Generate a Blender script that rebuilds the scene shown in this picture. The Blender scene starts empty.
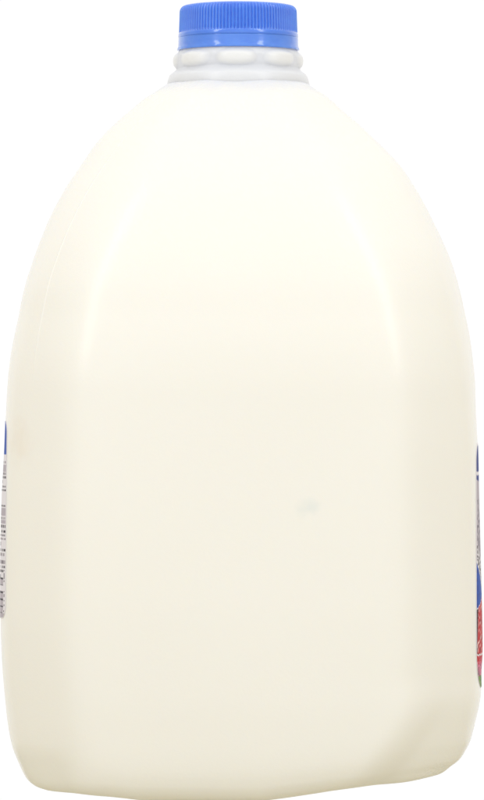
import bpy, bmesh, math, random
from mathutils import Vector
random.seed(7)
MM = 0.001
S = 0.3115          # millimetres per photograph pixel at the jug's axis
D = 1400.0          # camera distance in mm
YC, XC = 400.0, 242.0
ZC = 119.6          # camera height above the jug's foot in mm
TA = 0.56           # how light the added table below the frame is
YAW = math.radians(-1.8)

scene = bpy.context.scene
C = scene.collection

# ------------------------------------------------------------------ helpers
def link(name, verts, faces, mat, parent=None, smooth=True):
    me = bpy.data.meshes.new(name)
    me.from_pydata(verts, [], faces)
    me.validate(); me.update()
    if smooth:
        for p in me.polygons: p.use_smooth = True
    if mat: me.materials.append(mat)
    o = bpy.data.objects.new(name, me); C.objects.link(o)
    if parent: o.parent = parent
    return o

def lerp_table(tab, z):
    """smooth (monotone cubic) interpolation in a table of (z, value), z rising"""
    n = len(tab)
    if z <= tab[0][0]: return tab[0][1]
    if z >= tab[-1][0]: return tab[-1][1]
    i = 0
    while tab[i+1][0] < z: i += 1
    def sl(k):
        return (tab[k+1][1]-tab[k][1])/(tab[k+1][0]-tab[k][0])
    def tg(k):
        if k == 0: return sl(0)
        if k == n-1: return sl(n-2)
        a, b = sl(k-1), sl(k)
        if a*b <= 0: return 0.0
        h0 = tab[k][0]-tab[k-1][0]; h1 = tab[k+1][0]-tab[k][0]
        w1, w2 = 2*h1+h0, h1+2*h0
        return (w1+w2)/(w1/a+w2/b)
    x0, y0 = tab[i]; x1, y1 = tab[i+1]
    h = x1-x0; t = (z-x0)/h
    m0, m1 = tg(i), tg(i+1)
    return ((2*t**3-3*t*t+1)*y0 + (t**3-2*t*t+t)*h*m0
            + (-2*t**3+3*t*t)*y1 + (t**3-t*t)*h*m1)

def sstep(a, b, x):
    t = min(1, max(0, (x-a)/(b-a))); return t*t*(3-2*t)

# ------------------------------------------------------------------ the jug's shape
# photograph row, outline on the left, outline on the right (photograph pixels)
SIL = [(83, 168.5, 307), (90, 158, 317.5), (96, 148, 327), (109, 131.6, 342), (125, 113, 361), (142, 96.5, 379), (160, 83.5, 396.6),
       (189, 64, 417), (222, 47, 435), (260, 32, 452), (288, 23, 460.6), (316, 17.2, 467), (335, 13, 471), (359, 8.7, 474.3),
       (384, 6.2, 476.5), (410, 5, 477.3), (450, 3.8, 479), (500, 2.6, 480), (560, 2.0, 481.2), (620, 2.0, 482.6), (650, 2.4, 483.2), (670, 3.0, 483),
       (700, 5.2, 481), (727, 8.6, 475.6), (754, 14.8, 466), (767, 19.6, 454.5), (778, 26, 440), (786, 33, 424)]
# small corrections for the rounding of the corners: row, left, right
FIX = [(83, 3.0, 2.4), (125, 2.6, 2.6), (160, 0.9, 3.9), (222, 0.7, 3.8), (260, 0.0, 4.4), (335, -0.9, 4.8), (384, -1.7, 4.8), (450, -2.2, 4.6), (500, -0.9, 4.4), (620, 0.4, 5.1), (670, -0.6, 5.0), (690, -1.2, 8), (710, -1.0, 13), (727, -0.8, 17), (740, -0.5, 22), (754, 0.2, 28), (767, 1.5, 37.5), (776, 4, 46), (786, 8, 56)]
CH = [(0, 1.185), (60, 1.185), (125, 1.185), (145, 1.182), (165, 1.165), (185, 1.13), (205, 1.08), (225, 1.03), (245, 1.0)]
PW = [(0, 26), (100, 25), (140, 18), (190, 17), (215, 14), (232, 8), (250, 7)]
XM = 241.5
def fixrow(y, k):
    return lerp_table([(f[0], f[k]) for f in FIX], y)
pl, pr = [], []
for y, xl, xr in SIL:
    for tab, hw in ((pl, XM-xl+fixrow(y, 1)), (pr, xr-XM+fixrow(y, 2))):
        hwmm = hw*S
        dl = min(hwmm, 73)*0.6                     # depth of the point that makes the outline
        k = (D-dl)/D
        tab.append((ZC+(YC-y)*S*k, hwmm*k))
pl.sort(); pr.sort()
ztop = min(pl[-1][0], pr[-1][0])
z0l, z0r = pl[0], pr[0]
side_l = [(0.0, z0l[1]-4.5), (0.8, z0l[1]-2.2)] + [q for q in pl if q[0] > 1.2]
side_r = [(0.0, z0r[1]-6.0), (0.8, z0r[1]-3.0)] + [q for q in pr if q[0] > 1.2]
# front and back keep their width lower down, then curl under tightly
front = [(a[0], (a[1]+lerp_table(pr, a[0]))/2) for a in pl if a[0] > 45]
fa = front[0][1]
front = [(0.0, fa-10.5), (0.6, fa-7.6), (2.0, fa-5.0), (5.0, fa-2.8), (10.0, fa-1.5), (20.0, fa-0.7), (32.0, fa-0.2)] + front

def crease(z):
    """angle at which the right front corner breaks away from the front"""
    return math.radians(27+13*min(1, max(0, z/40)))
def corner_scoop(th, z):
    """the corners are drawn in and under towards the foot"""
    d = 0.0
    if 0 < th < 2.8:
        rt = 1-sstep(-6, 44, z)
        d -= 8.8*rt**1.15*sstep(crease(z)-0.04, crease(z)+0.20, th)*(1-sstep(1.9, 2.7, th))
    if -1.6 < th < 0:
        rt = 1-sstep(-2, 16, z)
        d -= 2.6*rt*sstep(0.56, 0.72, -th)*(1-sstep(0.9, 1.3, -th))
    return d

def surf(th, z, off=0.0):
    """distance of the jug's skin from its axis; th measured from the front (-Y), positive to the right (+X)"""
    al = lerp_table(side_l, z); ar = lerp_table(side_r, z)
    ay = lerp_table(front, z)
    ch = lerp_table(CH, z)
    p = lerp_table(PW, z)
    up = max(z, 34)
    bl = (lerp_table(side_l, up)+lerp_table(front, up))/2
    br = (lerp_table(side_r, up)+lerp_table(front, up))/2
    dl = (bl-(lerp_table(side_l, up)-al)*0.55)*ch
    dr = (br-(lerp_table(side_r, up)-ar)*0.45)*ch
    planes = ((0, ay), (math.pi, ay), (math.pi/2, ar), (-math.pi/2, al),
              (math.pi/4, dr), (-math.pi/4, dl), (3*math.pi/4, dr), (-3*math.pi/4, dl))
    s = 0.0
    for a, d in planes:
        c = math.cos(th-a)
        if c > 0: s += (c/d)**p
    return s**(-1.0/p)+corner_scoop(th, z)

SEAM1 = math.radians(-46.5); SEAM2 = math.radians(66)
def relief(th, z):
    """small things moulded into the skin"""
    d = 0.0
    w1 = sstep(118, 150, z)
    d += 0.17*w1*math.exp(-((th-SEAM1)*90/0.34)**2)
    d += 0.16*w1*math.exp(-((th-(SEAM1+math.pi))*90/0.42)**2)
    d += 0.10*sstep(112, 130, z)*math.exp(-((th-SEAM2)*90/0.5)**2)
    # hand-made unevenness of blown plastic
    d += 0.22*math.sin(th*3.1+z*0.035)*math.sin(z*0.021+1.3)
    d += 0.10*math.sin(th*7.3+1.0)*math.sin(z*0.06+th*2)
    return d

def pt(th, z, off=0.0):
    r = surf(th, z)+off+relief(th, z)
    cx = (XM-XC)*S
    x, y = r*math.sin(th), -r*math.cos(th)
    return Vector((x+cx, y, z))

def foot(th, z):
    """the underside: corners stand a little higher than the four sides"""
    lift = 0.5*(0.5-0.5*math.cos(th*4))
    d = math.degrees(th)
    if 0 < d < 150:
        lift += lerp_table([(6, 0), (14, 1.1), (20, 2.1), (27, 3.3), (33, 3.7), (42, 4.5), (52, 5.4), (65, 5.2), (80, 4.6), (105, 2.3), (150, 0)], d)
    elif -130 < d < 0:
        lift += lerp_table([(24, 0), (32, 1.0), (42, 1.5), (60, 1.3), (90, 0)], -d)
    return lift*(1-sstep(0, 34, z))

ths = []
N = 300
for i in range(N):
    ths.append(-math.pi+2*math.pi*i/N)
for s in (SEAM1, SEAM1+math.pi, SEAM2):
    for k in range(-10, 11):
        ths.append(s+k*0.0011)
ths = sorted(ths)
clean = [ths[0]]
for t in ths[1:]:
    if t-clean[-1] > 0.0008: clean.append(t)
ths = clean
NT = len(ths)

zs = []
z = 0.0
while z < ztop:
    zs.append(z)
    z += 0.4 if z < 8 else (1.0 if z < 40 else (1.6 if z < 205 else 0.8))
zs.append(ztop)

verts, faces = [], []
for z in zs:
    for th in ths:
        p = pt(th, z)
        verts.append(((p.x)*MM, p.y*MM, (p.z+foot(th, z))*MM))
for j in range(len(zs)-1):
    for i in range(NT):
        a = j*NT+i; b = j*NT+(i+1) % NT
        faces.append((a, b, b+NT, a+NT))
# underside, pushed up in the middle
rings = [(0.95, 0.5), (0.8, 2.5), (0.5, 5.0), (0.2, 6.0)]
last = 0
for f, up in rings:
    st = len(verts)
    for th in ths:
        p = pt(th, 0)
        verts.append((p.x*f*MM, p.y*f*MM, (up+foot(th, 0)*(f**2))*MM))
    for i in range(NT):
        k = (i+1) % NT
        faces.append((last+k, last+i, st+i, st+k))
    last = st
c = len(verts); verts.append((0, 0, 6*MM))
for i in range(NT): faces.append((last+(i+1) % NT, last+i, c))
st = len(verts); lastt = (len(zs)-1)*NT
for th in ths:
    p = pt(th, ztop)
    verts.append((p.x*0.88*MM, p.y*0.9*MM, (p.z+1.0)*MM))
for i in range(NT):
    k = (i+1) % NT
    faces.append((lastt+i, lastt+k, st+k, st+i))
BODY = (verts, faces)

# ------------------------------------------------------------------ materials
def new_mat(name):
    m = bpy.data.materials.new(name); m.use_nodes = True
    nt = m.node_tree
    return m, nt, nt.nodes['Principled BSDF']

def node(nt, t, **kw):
    n = nt.nodes.new(t)
    for k, v in kw.items(): setattr(n, k, v)
    return n

MILK = (0.888, 0.869, 0.804, 1)
PLAST = (0.76, 0.77, 0.80, 1)
def plastic_of_milk():
    m, nt, b = new_mat('milk_behind_plastic')
    L = nt.links
    tc = node(nt, 'ShaderNodeTexCoord')
    sep = node(nt, 'ShaderNodeSeparateXYZ'); L.new(tc.outputs['Object'], sep.inputs[0])
    # milk level: above it the bare plastic
    nz = node(nt, 'ShaderNodeTexNoise'); nz.inputs['Scale'].default_value = 160; nz.inputs['Detail'].default_value = 4
    L.new(tc.outputs['Object'], nz.inputs['Vector'])
    add = node(nt, 'ShaderNodeMath', operation='MULTIPLY_ADD'); add.inputs[1].default_value = 0.004
    L.new(nz.outputs['Fac'], add.inputs[0]); L.new(sep.outputs['Z'], add.inputs[2])
    mr = node(nt, 'ShaderNodeMapRange'); mr.inputs['From Min'].default_value = LEVEL; mr.inputs['From Max'].default_value = LEVEL+0.0045
    L.new(add.outputs[0], mr.inputs['Value'])
    # faint clouding of the milk seen through uneven wall thickness
    n2 = node(nt, 'ShaderNodeTexNoise'); n2.inputs['Scale'].default_value = 14; n2.inputs['Detail'].default_value = 3
    L.new(tc.outputs['Object'], n2.inputs['Vector'])
    cr = node(nt, 'ShaderNodeMix', data_type='RGBA')
    cr.inputs[6].default_value = (MILK[0]*0.985, MILK[1]*0.98, MILK[2]*0.965, 1); cr.inputs[7].default_value = MILK
    L.new(n2.outputs['Fac'], cr.inputs[0])
    # bluish smudge on the front
    def spot(prev, pos, rad, col, amount, sx=1.0):
        mp = node(nt, 'ShaderNodeVectorMath', operation='SUBTRACT'); mp.inputs[1].default_value = pos
        L.new(tc.outputs['Object'], mp.inputs[0])
        n3 = node(nt, 'ShaderNodeTexNoise'); n3.inputs['Scale'].default_value = 240
        L.new(tc.outputs['Object'], n3.inputs['Vector'])
        ms = node(nt, 'ShaderNodeVectorMath', operation='MULTIPLY'); ms.inputs[1].default_value = (1, 0.3, sx)
        L.new(mp.outputs[0], ms.inputs[0])
        ln = node(nt, 'ShaderNodeVectorMath', operation='LENGTH'); L.new(ms.outputs[0], ln.inputs[0])
        ad = node(nt, 'ShaderNodeMath', operation='MULTIPLY_ADD'); ad.inputs[1].default_value = rad*0.9
        L.new(n3.outputs['Fac'], ad.inputs[0]); L.new(ln.outputs['Value'], ad.inputs[2])
        m2 = node(nt, 'ShaderNodeMapRange'); m2.interpolation_type = 'SMOOTHSTEP'
        m2.inputs['From Min'].default_value = rad*0.45; m2.inputs['From Max'].default_value = rad*1.45
        m2.inputs['To Min'].default_value = amount; m2.inputs['To Max'].default_value = 0
        L.new(ad.outputs[0], m2.inputs['Value'])
        mx = node(nt, 'ShaderNodeMix', data_type='RGBA')
        L.new(m2.outputs[0], mx.inputs[0]); L.new(prev, mx.inputs[6]); mx.inputs[7].default_value = col
        return mx.outputs[2]
    c1 = spot(cr.outputs[2], (0.0228, -0.0735, 0.0878), 0.0034, (0.58, 0.68, 0.68, 1), 0.26)
    c1 = spot(c1, (0.0200, -0.0735, 0.0872), 0.0032, (0.62, 0.70, 0.68, 1), 0.2)
    c1 = spot(c1, (-0.0655, -0.056, 0.107), 0.007, (0.80, 0.70, 0.57, 1), 0.28, 0.7)
    mx = node(nt, 'ShaderNodeMix', data_type='RGBA')
    L.new(mr.outputs[0], mx.inputs[0]); L.new(c1, mx.inputs[6]); mx.inputs[7].default_value = PLAST
    L.new(mx.outputs[2], b.inputs['Base Color'])
    b.inputs['Subsurface Weight'].default_value = 0.35
    b.inputs['Subsurface Radius'].default_value = (1.0, 0.85, 0.6)
    b.inputs['Subsurface Scale'].default_value = 0.004
    b.inputs['IOR'].default_value = 1.45; b.inputs['Specular IOR Level'].default_value = 0.48
    # gloss broken up a little, fine grain in the plastic
    n4 = node(nt, 'ShaderNodeTexNoise'); n4.inputs['Scale'].default_value = 60; n4.inputs['Detail'].default_value = 5
    L.new(tc.outputs['Object'], n4.inputs['Vector'])
    rr = node(nt, 'ShaderNodeMapRange'); rr.inputs['To Min'].default_value = 0.20; rr.inputs['To Max'].default_value = 0.28
    L.new(n4.outputs['Fac'], rr.inputs['Value']); L.new(rr.outputs[0], b.inputs['Roughness'])
    n5 = node(nt, 'ShaderNodeTexNoise'); n5.inputs['Scale'].default_value = 1100; n5.inputs['Detail'].default_value = 3
    L.new(tc.outputs['Object'], n5.inputs['Vector'])
    bp = node(nt, 'ShaderNodeBump'); bp.inputs['Strength'].default_value = 0.16; bp.inputs['Distance'].default_value = 0.0002
    L.new(n5.outputs['Fac'], bp.inputs['Height'])
    # frosted patches of tiny pits (shoulders, foot of the right corner)
    n6 = node(nt, 'ShaderNodeTexVoronoi'); n6.inputs['Scale'].default_value = 900
    L.new(tc.outputs['Object'], n6.inputs['Vector'])
    msk = node(nt, 'ShaderNodeTexNoise'); msk.inputs['Scale'].default_value = 260
    L.new(tc.outputs['Object'], msk.inputs['Vector'])
    sb = node(nt, 'ShaderNodeVectorMath', operation='SUBTRACT'); sb.inputs[1].default_value = (0.056, -0.047, 0.006)
    L.new(tc.outputs['Object'], sb.inputs[0])
    ln = node(nt, 'ShaderNodeVectorMath', operation='LENGTH'); L.new(sb.outputs[0], ln.inputs[0])
    md = node(nt, 'ShaderNodeMath', operation='MULTIPLY_ADD'); md.inputs[1].default_value = 0.012
    L.new(msk.outputs['Fac'], md.inputs[0]); L.new(ln.outputs['Value'], md.inputs[2])
    mk0 = node(nt, 'ShaderNodeMapRange'); mk0.inputs['From Min'].default_value = 0.011; mk0.inputs['From Max'].default_value = 0.018
    mk0.inputs['To Min'].default_value = 0.5; mk0.inputs['To Max'].default_value = 0.0
    L.new(md.outputs[0], mk0.inputs['Value'])
    mk1 = node(nt, 'ShaderNodeMapRange'); mk1.inputs['From Min'].default_value = LEVEL-0.022; mk1.inputs['From Max'].default_value = LEVEL
    mk1.inputs['To Max'].default_value = 0.22
    L.new(sep.outputs['Z'], mk1.inputs['Value'])
    mk = node(nt, 'ShaderNodeMath', operation='MAXIMUM'); L.new(mk0.outputs[0], mk.inputs[0]); L.new(mk1.outputs[0], mk.inputs[1])
    bp2 = node(nt, 'ShaderNodeBump'); bp2.inputs['Distance'].default_value = 0.00025
    L.new(mk.outputs[0], bp2.inputs['Strength']); L.new(n6.outputs['Distance'], bp2.inputs['Height'])
    L.new(bp.outputs[0], bp2.inputs['Normal']); L.new(bp2.outputs[0], b.inputs['Normal'])
    return m

LEVEL = (ztop-2.0)*MM
M_body = plastic_of_milk()

# bare, cloudy plastic of the neck, milk clinging inside its lugs
M_neck, nt, b = new_mat('cloudy_plastic')
L = nt.links
at = node(nt, 'ShaderNodeAttribute'); at.attribute_name = 'milk_behind'
mx = node(nt, 'ShaderNodeMix', data_type='RGBA')
mx.inputs[6].default_value = (0.71, 0.725, 0.76, 1); mx.inputs[7].default_value = (0.81, 0.81, 0.79, 1)
L.new(at.outputs['Fac'], mx.inputs[0]); L.new(mx.outputs[2], b.inputs['Base Color'])
b.inputs['Roughness'].default_value = 0.3
b.inputs['Subsurface Weight'].default_value = 0.5
b.inputs['Subsurface Radius'].default_value = (1, 1, 1.1); b.inputs['Subsurface Scale'].default_value = 0.006
tc = node(nt, 'ShaderNodeTexCoord')
nn = node(nt, 'ShaderNodeTexNoise'); nn.inputs['Scale'].default_value = 600; nn.inputs['Detail'].default_value = 3
L.new(tc.outputs['Object'], nn.inputs['Vector'])
bp = node(nt, 'ShaderNodeBump'); bp.inputs['Strength'].default_value = 0.25; bp.inputs['Distance'].default_value = 0.0003
L.new(nn.outputs['Fac'], bp.inputs['Height']); L.new(bp.outputs[0], b.inputs['Normal'])

def blue(name, col, sss=0.5):
    m, nt, b = new_mat(name)
    L = nt.links
    tc = node(nt, 'ShaderNodeTexCoord')
    n1 = node(nt, 'ShaderNodeTexNoise'); n1.inputs['Scale'].default_value = 150; n1.inputs['Detail'].default_value = 4
    vm = node(nt, 'ShaderNodeVectorMath', operation='MULTIPLY'); vm.inputs[1].default_value = (1, 1, 2.2)
    L.new(tc.outputs['Object'], vm.inputs[0]); L.new(vm.outputs[0], n1.inputs['Vector'])
    mx = node(nt, 'ShaderNodeMix', data_type='RGBA'); mx.inputs[6].default_value = (col[0]*0.55, col[1]*0.72, col[2]*0.86, 1)
    mx.inputs[7].default_value = (col[0]*1.6, col[1]*1.3, min(1, col[2]*1.06), 1)
    L.new(n1.outputs['Fac'], mx.inputs[0]); L.new(mx.outputs[2], b.inputs['Base Color'])
    rr = node(nt, 'ShaderNodeMapRange'); rr.inputs['To Min'].default_value = 0.14; rr.inputs['To Max'].default_value = 0.2
    L.new(n1.outputs['Fac'], rr.inputs['Value']); L.new(rr.outputs[0], b.inputs['Roughness'])
    b.inputs['Subsurface Weight'].default_value = sss; b.inputs['Specular IOR Level'].default_value = 0.7; b.inputs['Coat Weight'].default_value = 0.7; b.inputs['Coat Roughness'].default_value = 0.07
    b.inputs['Subsurface Radius'].default_value = (0.3, 0.6, 1.0); b.inputs['Subsurface Scale'].default_value = 0.002
    return m
M_cap = blue('blue_cap_plastic', (0.05, 0.205, 0.82))
M_band = blue('blue_band_plastic', (0.065, 0.235, 0.84))

M_print, nt, b = new_mat('printed_label')
at = node(nt, 'ShaderNodeAttribute'); at.attribute_name = 'print'
nt.links.new(at.outputs['Color'], b.inputs['Base Color'])
b.inputs['Roughness'].default_value = 0.5; b.inputs['Specular IOR Level'].default_value = 0.15

M_unseen_table, nt, b = new_mat('table_grey')  # warm beige of the added table, tinting the light on the jug's foot
tc = node(nt, 'ShaderNodeTexCoord'); n1 = node(nt, 'ShaderNodeTexNoise'); n1.inputs['Scale'].default_value = 30
nt.links.new(tc.outputs['Object'], n1.inputs['Vector'])
mx = node(nt, 'ShaderNodeMix', data_type='RGBA'); mx.inputs[6].default_value = (TA*0.98, TA*0.90, TA*0.64, 1); mx.inputs[7].default_value = (TA*1.02, TA*0.94, TA*0.69, 1)
nt.links.new(n1.outputs['Fac'], mx.inputs[0]); nt.links.new(mx.outputs[2], b.inputs['Base Color'])
b.inputs['Roughness'].default_value = 0.7

# ------------------------------------------------------------------ build the jug
jug = bpy.data.objects.new('milk_jug', None); C.objects.link(jug)
jug.empty_display_size = 0.02
jug['label'] = 'full white plastic gallon milk jug with ribbed blue screw cap'
jug['category'] = 'milk jug'
jug.rotation_euler.z = YAW

link('body', BODY[0], BODY[1], M_body, jug)

# neck --------------------------------------------------------------
NX = -3.8*S            # neck axis
def zy(y, depth=0.0): return ZC+(YC-y)*S*(D-depth)/D
rt_top = None
# (photograph row at the outline, radius in px)
NP = [(95, 69.0), (90, 71.0), (86.5, 72.0), (83.5, 71.0), (80, 70.2), (77, 69.2), (75.2, 68.0), (73.6, 65.8), (72, 63.6), (70.3, 62.0), (69, 61.0),
      (66, 62.0), (63, 62.0), (60, 62.0), (57, 62.0), (55, 61.2), (52, 59.5), (48, 58), (44, 56), (20, 56)]
nv, nf, milk = [], [], []
rows = []
for i in range(len(NP)-1):
    n = 4 if NP[i][0] > 50 else 2
    for k in range(n):
        t = k/n
        rows.append((NP[i][0]*(1-t)+NP[i+1][0]*t, NP[i][1]*(1-t)+NP[i+1][1]*t))
rows.append(NP[-1])
NN = 240
for _ in range(4):
    rows = [rows[0]]+[(rows[i][0], (rows[i-1][1]+2*rows[i][1]+rows[i+1][1])/4) for i in range(1, len(rows)-1)]+[rows[-1]]
for (y, r) in rows:
    for i in range(NN):
        th = 2*math.pi*i/NN
        ph = ((th+math.pi/8) % (math.pi/4))-math.pi/8       # distance to nearest lug
        ph /= math.radians(19.5)
        v = (y-61.5)/8.6
        q = abs(ph)**2.4+abs(v)**2.4
        lug = max(0, 1-q)**1.0
        r2 = r+3.5*(1+0.10*math.sin(th*2.3+1))*lug
        if 85 < y: pass
        # seam crossing the collar
        r2 += 0.45*math.exp(-((((th-SEAM1+math.pi) % (2*math.pi))-math.pi)/0.02)**2)
        nv.append(((NX+r2*S*math.sin(th))*MM, -r2*S*math.cos(th)*MM, zy(y)*MM))
        milk.append(max(min(0.8, lug*1.0), sstep(71, 80, y)*0.3))
for j in range(len(rows)-1):
    for i in range(NN):
        a = j*NN+i; b_ = j*NN+(i+1) % NN
        nf.append((a, b_, b_+NN, a+NN))
neck = link('neck', nv, nf, M_neck, jug)
A = neck.data.attributes.new('milk_behind', 'FLOAT', 'POINT')
A.data.foreach_set('value', milk)

# cap ----------------------------------------------------------------
def revolve(name, rows, n, rfun, mat, parent, close_top=False):
    v, f = [], []
    for j, (y, r) in enumerate(rows):
        for i in range(n):
            th = 2*math.pi*i/n
            rr = rfun(th, y, r)
            v.append(((NX+rr*S*math.sin(th))*MM, -rr*S*math.cos(th)*MM, zy(y)*MM))
    for j in range(len(rows)-1):
        for i in range(n):
            a = j*n+i; b_ = j*n+(i+1) % n
            f.append((a, b_, b_+n, a+n))
    if close_top:
        c = len(v); v.append((NX*MM, 0, zy(rows[-1][0])*MM)); j = (len(rows)-1)*n
        for i in range(n): f.append((j+i, j+(i+1) % n, c))
    return link(name, v, f, mat, parent)
CAPY = 0.0
cap_rows = [(38.5, 57.0), (38.4, 59.5), (38.0, 60.0), (37.2, 60.15), (36.0, 60.1), (34.8, 59.9), (33.8, 59.6)]
y = 33.4
while y > 12.5:
    cap_rows.append((y, 59.4-0.035*(33.4-y))); y -= 0.8
R0 = cap_rows[-1][1]; yb = cap_rows[-1][0]
for k in range(1, 13):
    a = math.pi/2*k/12
    cap_rows.append((yb-6.6*math.sin(a), R0-6.6*(1-math.cos(a))))
yt = cap_rows[-1][0]
cap_rows += [(yt-0.1, 50), (yt-0.1, 49), (yt+0.2, 47.5), (yt+0.2, 20)]
NRIB = 108
def ribs(th, y, r):
    w = sstep(6.4, 9.5, y)*(1-sstep(32.4, 33.8, y))
    s = math.cos(th*NRIB)
    return r - w*1.8*(0.5-0.5*math.copysign(abs(s)**0.7, s))
cap = revolve('cap', cap_rows, NRIB*10, ribs, M_cap, jug, True)
band_rows = [(50.9, 58.5), (51.2, 59.6), (51.0, 60.8), (50.2, 61.2), (48.8, 60.9), (47.2, 60.3), (45.0, 60.15), (42, 60.1), (40, 60.0), (39.0, 60.0), (38.7, 60.0), (38.52, 59.9), (38.50, 59.0)]
def wob(th, y, r):
    return r+0.12*math.sin(th*5+1)+(0.25*max(0, math.sin(th*31))*sstep(48.5, 50.5, y))
band = revolve('tamper_band', band_rows, 360, wob, M_band, cap)

# labels ---------------------------------------------------------------
def lin(r, g, b):
    f = lambda c: ((c/255+0.055)/1.055)**2.4 if c > 10 else c/255/12.92
    return (f(r), f(g), f(b))
WHITE = lin(226, 222, 226); BLUE = lin(8, 72, 170); INK = lin(40, 32, 40); GREY = lin(178, 170, 178)
RED = lin(186, 8, 16); MAROON = lin(58, 22, 24); PINK = lin(226, 120, 150); GREEN = lin(120, 150, 70); NAVY = lin(20, 46, 128)

cell = {}
def rnd(*k):
    if k not in cell: cell[k] = random.random()
    return cell[k]

def art_left(d, y):
    """d: mm from the label's front edge; y: photograph row"""
    if d < 0.14: return WHITE
    if y < 455: return BLUE
    # small print in rows, one darker heading
    yy_ = y+1.6*math.sin(y*0.13)+0.8*math.sin(y*0.41)
    row = int((yy_-455)/4.9); fy = (yy_-455)/4.9-row
    if rnd('gap', row) < 0.16: return WHITE if rnd('gap', row) < 0.1 else GREY
    if 570 < y < 616 and 0.9 < d < 1.5:                # column set on its side along the edge
        return INK if rnd('v', int(y/1.5)) > 0.42 else WHITE
    if y > 578:
        if d > 2.0 and (y-578) % 7 < 1.4: return INK
        if d > 2.0: return GREY
        return WHITE
    if 0.28 < fy < 0.80:
        wd = 0.34 if row % 6 != 4 else 0.22
        if rnd('l', row, int((d+rnd(row))/wd)) > 0.40 and rnd('w', row, int(d/5.2)) > 0.12:
            return INK if row % 6 == 4 or rnd('k', row) > 0.5 else lin(92, 80, 90)
    return WHITE

def art_right(d, y):
    y += 0.5*math.sin(d*3.0)
    if d < 0.12: return WHITE
    if y < 446: return WHITE
    if y < 472:
        return NAVY if d > 0.5-0.45*sstep(448, 466, y) else WHITE
    if y < 475.5: return WHITE
    if y < 480+d*0.3: return NAVY
    if y < 560+3*d and y < 596:
        if y > 543+2*d and d > 0.5:
            return INK if rnd('r', int((y+2*d)/1.7), int(d/0.7)) > 0.55 else WHITE
        if d > 0.9 and 500 < y and rnd('s', int(y/2.6), int(d/0.5)) > 0.72: return lin(90, 84, 100)
        return GREY if d > 0.7 else lin(206, 198, 202)
    if y < 562+3*d: return WHITE
    if y < 609-1.2*d: return BLUE if rnd('b', int(y/3), int(d/0.8)) > 0.1 else NAVY
    if y < 609.8-1.2*d: return WHITE
    k = 1.6-(y-609)*0.030                      # maroon giving way to red, a white rule between
    if y < 654:
        if d < k: return MAROON if rnd('m', int(y/2), int(d/0.4)) > 0.1 else lin(96, 40, 40)
        if d < k+0.12: return WHITE
        if rnd('q', int((y+4*d)/2.2), int(d/0.6)) > 0.9: return lin(244, 196, 190)
        return RED if rnd('p', int(y/4), int(d/0.9)) > 0.1 else MAROON
    if y < 655.5: return WHITE
    if y < 664: return RED if rnd('t', int(y/1.6), int(d/0.5)) > 0.2 else PINK
    if y < 676: return PINK if rnd(int(y/1.4), int(d/0.5)) > 0.4 else lin(120, 80, 96)
    return GREEN if rnd(int(y/1.6), int(d/0.6), 1) > 0.4 else lin(70, 95, 45)

def make_label(sign, y0, y1, xedge, art, desc, rc):
    """wraps the side of the jug, from just round the front corner to just short of the back one"""
    rowsn = 330; cols = 150
    dep = 45
    za, zb = zy(y1, dep), zy(y0, dep)
    v, f, col = [], [], []
    th_b = math.radians(120)
    for j in range(rowsn+1):
        t = j/rowsn
        zz = za+(zb-za)*t
        # front edge: the angle where the skin reaches the chosen distance from the axis
        lo, hi = math.radians(45), math.radians(88)
        for _ in range(30):
            m = (lo+hi)/2
            if abs(pt(sign*m, zz).x) < xedge(zz): lo = m
            else: hi = m
        thf = (lo+hi)/2
        dy = max(0, rc-min(zz-za, zb-zz))
        inset = rc-math.sqrt(max(0, rc*rc-dy*dy))
        thf2 = thf+inset/80; thb2 = th_b-inset/80
        for i in range(cols+1):
            u = (i/cols)**1.9
            th = thf2+(thb2-thf2)*u
            edge = min(i, cols-i, j, rowsn-j)
            off = 0.14 if edge > 0 else -0.02
            p = pt(sign*th, zz, off)
            v.append((p.x*MM, p.y*MM, p.z*MM))
            dmm = (th-thf2)*84
            yy = YC-(zz-ZC)*D/(S*(D-dep))
            col.append(art(dmm, yy))
    W = cols+1
    for j in range(rowsn):
        for i in range(cols):
            a = j*W+i
            q = (a, a+1, a+1+W, a+W)
            f.append(q if sign > 0 else q[::-1])
    o = link('label', v, f, M_print, jug)
    ca = o.data.color_attributes.new('print', 'FLOAT_COLOR', 'POINT')
    flat = []
    for c_ in col: flat += [c_[0], c_[1], c_[2], 1.0]
    ca.data.foreach_set('color', flat)
    o['label'] = desc
    return o

make_label(-1, 421, 619, lambda z: 69.55, art_left, 'white paper label with blue top and small black print', 4.0)
make_label(1, 443, 689, lambda z: 71.95+0.9*(1-sstep(28, 45, z)), art_right, 'blue, white and red paper label with pink and green foot', 5.0)

# ------------------------------------------------------------------ added unseen table and riser; the table shades and warms the jug's foot
tv, tf = [], []
n = 96
prof_t = [(0, -0.0001), (12.4, -0.0001), (13, -1), (13, -108), (24, -116), (60, -120), (200, -120), (500, -120), (500, -140), (0, -140)]
for r, zz in prof_t:
    for i in range(n):
        a = 2*math.pi*i/n; tv.append(((-9+r*math.cos(a))*MM, r*math.sin(a)*MM, zz*MM))
for k in range(len(prof_t)-1):
    for i in range(n):
        a = k*n+i; b_ = k*n+(i+1) % n
        tf.append((a, a+n, b_+n, b_))
table = link('ground', tv, tf, M_unseen_table, None, False)
table['kind'] = 'structure'
lowest = min(v[2] for v in BODY[0])
jug.location = (0, 0, -lowest+0.0001)

# ------------------------------------------------------------------ camera
cam = bpy.data.cameras.new('camera'); co = bpy.data.objects.new('camera', cam); C.objects.link(co)
cam.sensor_fit = 'VERTICAL'; cam.sensor_height = 36
cam.lens = 36*D/(800*S)
cam.clip_start = 0.01; cam.clip_end = 50
co.location = (0, -D*MM, ZC*MM)
co.rotation_euler = (math.radians(90), 0, 0)
scene.camera = co

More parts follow.
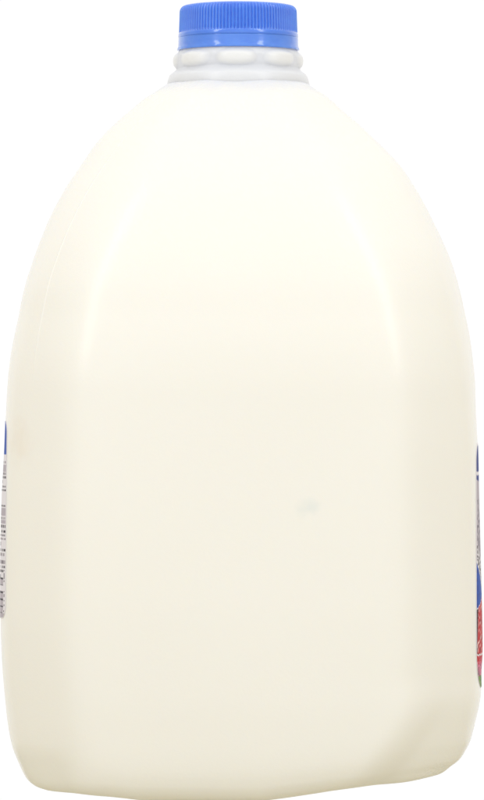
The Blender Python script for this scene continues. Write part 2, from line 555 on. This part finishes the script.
# ------------------------------------------------------------------ light
w = bpy.data.worlds.new('World'); scene.world = w; w.use_nodes = True
wt = w.node_tree; bg = wt.nodes['Background']
# white surround, dimmed and warmed at the sides to darken the jug's edges
tc = wt.nodes.new('ShaderNodeTexCoord'); sp = wt.nodes.new('ShaderNodeSeparateXYZ'); wt.links.new(tc.outputs['Generated'], sp.inputs[0])
ab = wt.nodes.new('ShaderNodeMath'); ab.operation = 'ABSOLUTE'; wt.links.new(sp.outputs['X'], ab.inputs[0])
mr = wt.nodes.new('ShaderNodeMapRange'); mr.interpolation_type = 'SMOOTHSTEP'
mr.inputs['From Min'].default_value = 0.72; mr.inputs['From Max'].default_value = 0.88
mr.inputs['To Min'].default_value = 1.02; mr.inputs['To Max'].default_value = 0.75
wt.links.new(ab.outputs[0], mr.inputs['Value']); wt.links.new(mr.outputs[0], bg.inputs['Strength'])
cx = wt.nodes.new('ShaderNodeMix'); cx.data_type = 'RGBA'
cx.inputs[6].default_value = (1, 1, 1, 1); cx.inputs[7].default_value = (1.0, 0.925, 0.79, 1)
m3 = wt.nodes.new('ShaderNodeMapRange'); m3.interpolation_type = 'SMOOTHSTEP'
m3.inputs['From Min'].default_value = 0.72; m3.inputs['From Max'].default_value = 0.86
wt.links.new(ab.outputs[0], m3.inputs['Value']); wt.links.new(m3.outputs[0], cx.inputs[0]); wt.links.new(cx.outputs[2], bg.inputs['Color'])

def softbox(name, az, el, dist, w_, h_, power):
    l = bpy.data.lights.new(name, 'AREA'); l.shape = 'RECTANGLE'; l.size = w_; l.size_y = h_; l.energy = power
    o = bpy.data.objects.new(name, l); C.objects.link(o)
    a, e = math.radians(az), math.radians(el)
    tgt = Vector((0, 0, 0.16))
    p = tgt+dist*Vector((math.sin(a)*math.cos(e), -math.cos(a)*math.cos(e), math.sin(e)))
    o.location = p
    o.rotation_euler = (tgt-p).to_track_quat('-Z', 'Y').to_euler()
    return o
softbox('softbox_light', -44, 36, 1.1, 0.17, 0.95, 1.78)
softbox('softbox_light', 46, 36, 1.1, 0.17, 0.95, 1.78)
softbox('overhead_light', 0, 88, 1.0, 1.2, 1.2, 0.4)

scene.view_settings.view_transform = 'Standard'; scene.view_settings.look = 'None'
scene.view_settings.exposure = 0; scene.view_settings.gamma = 1
scene.cycles.max_bounces = 12
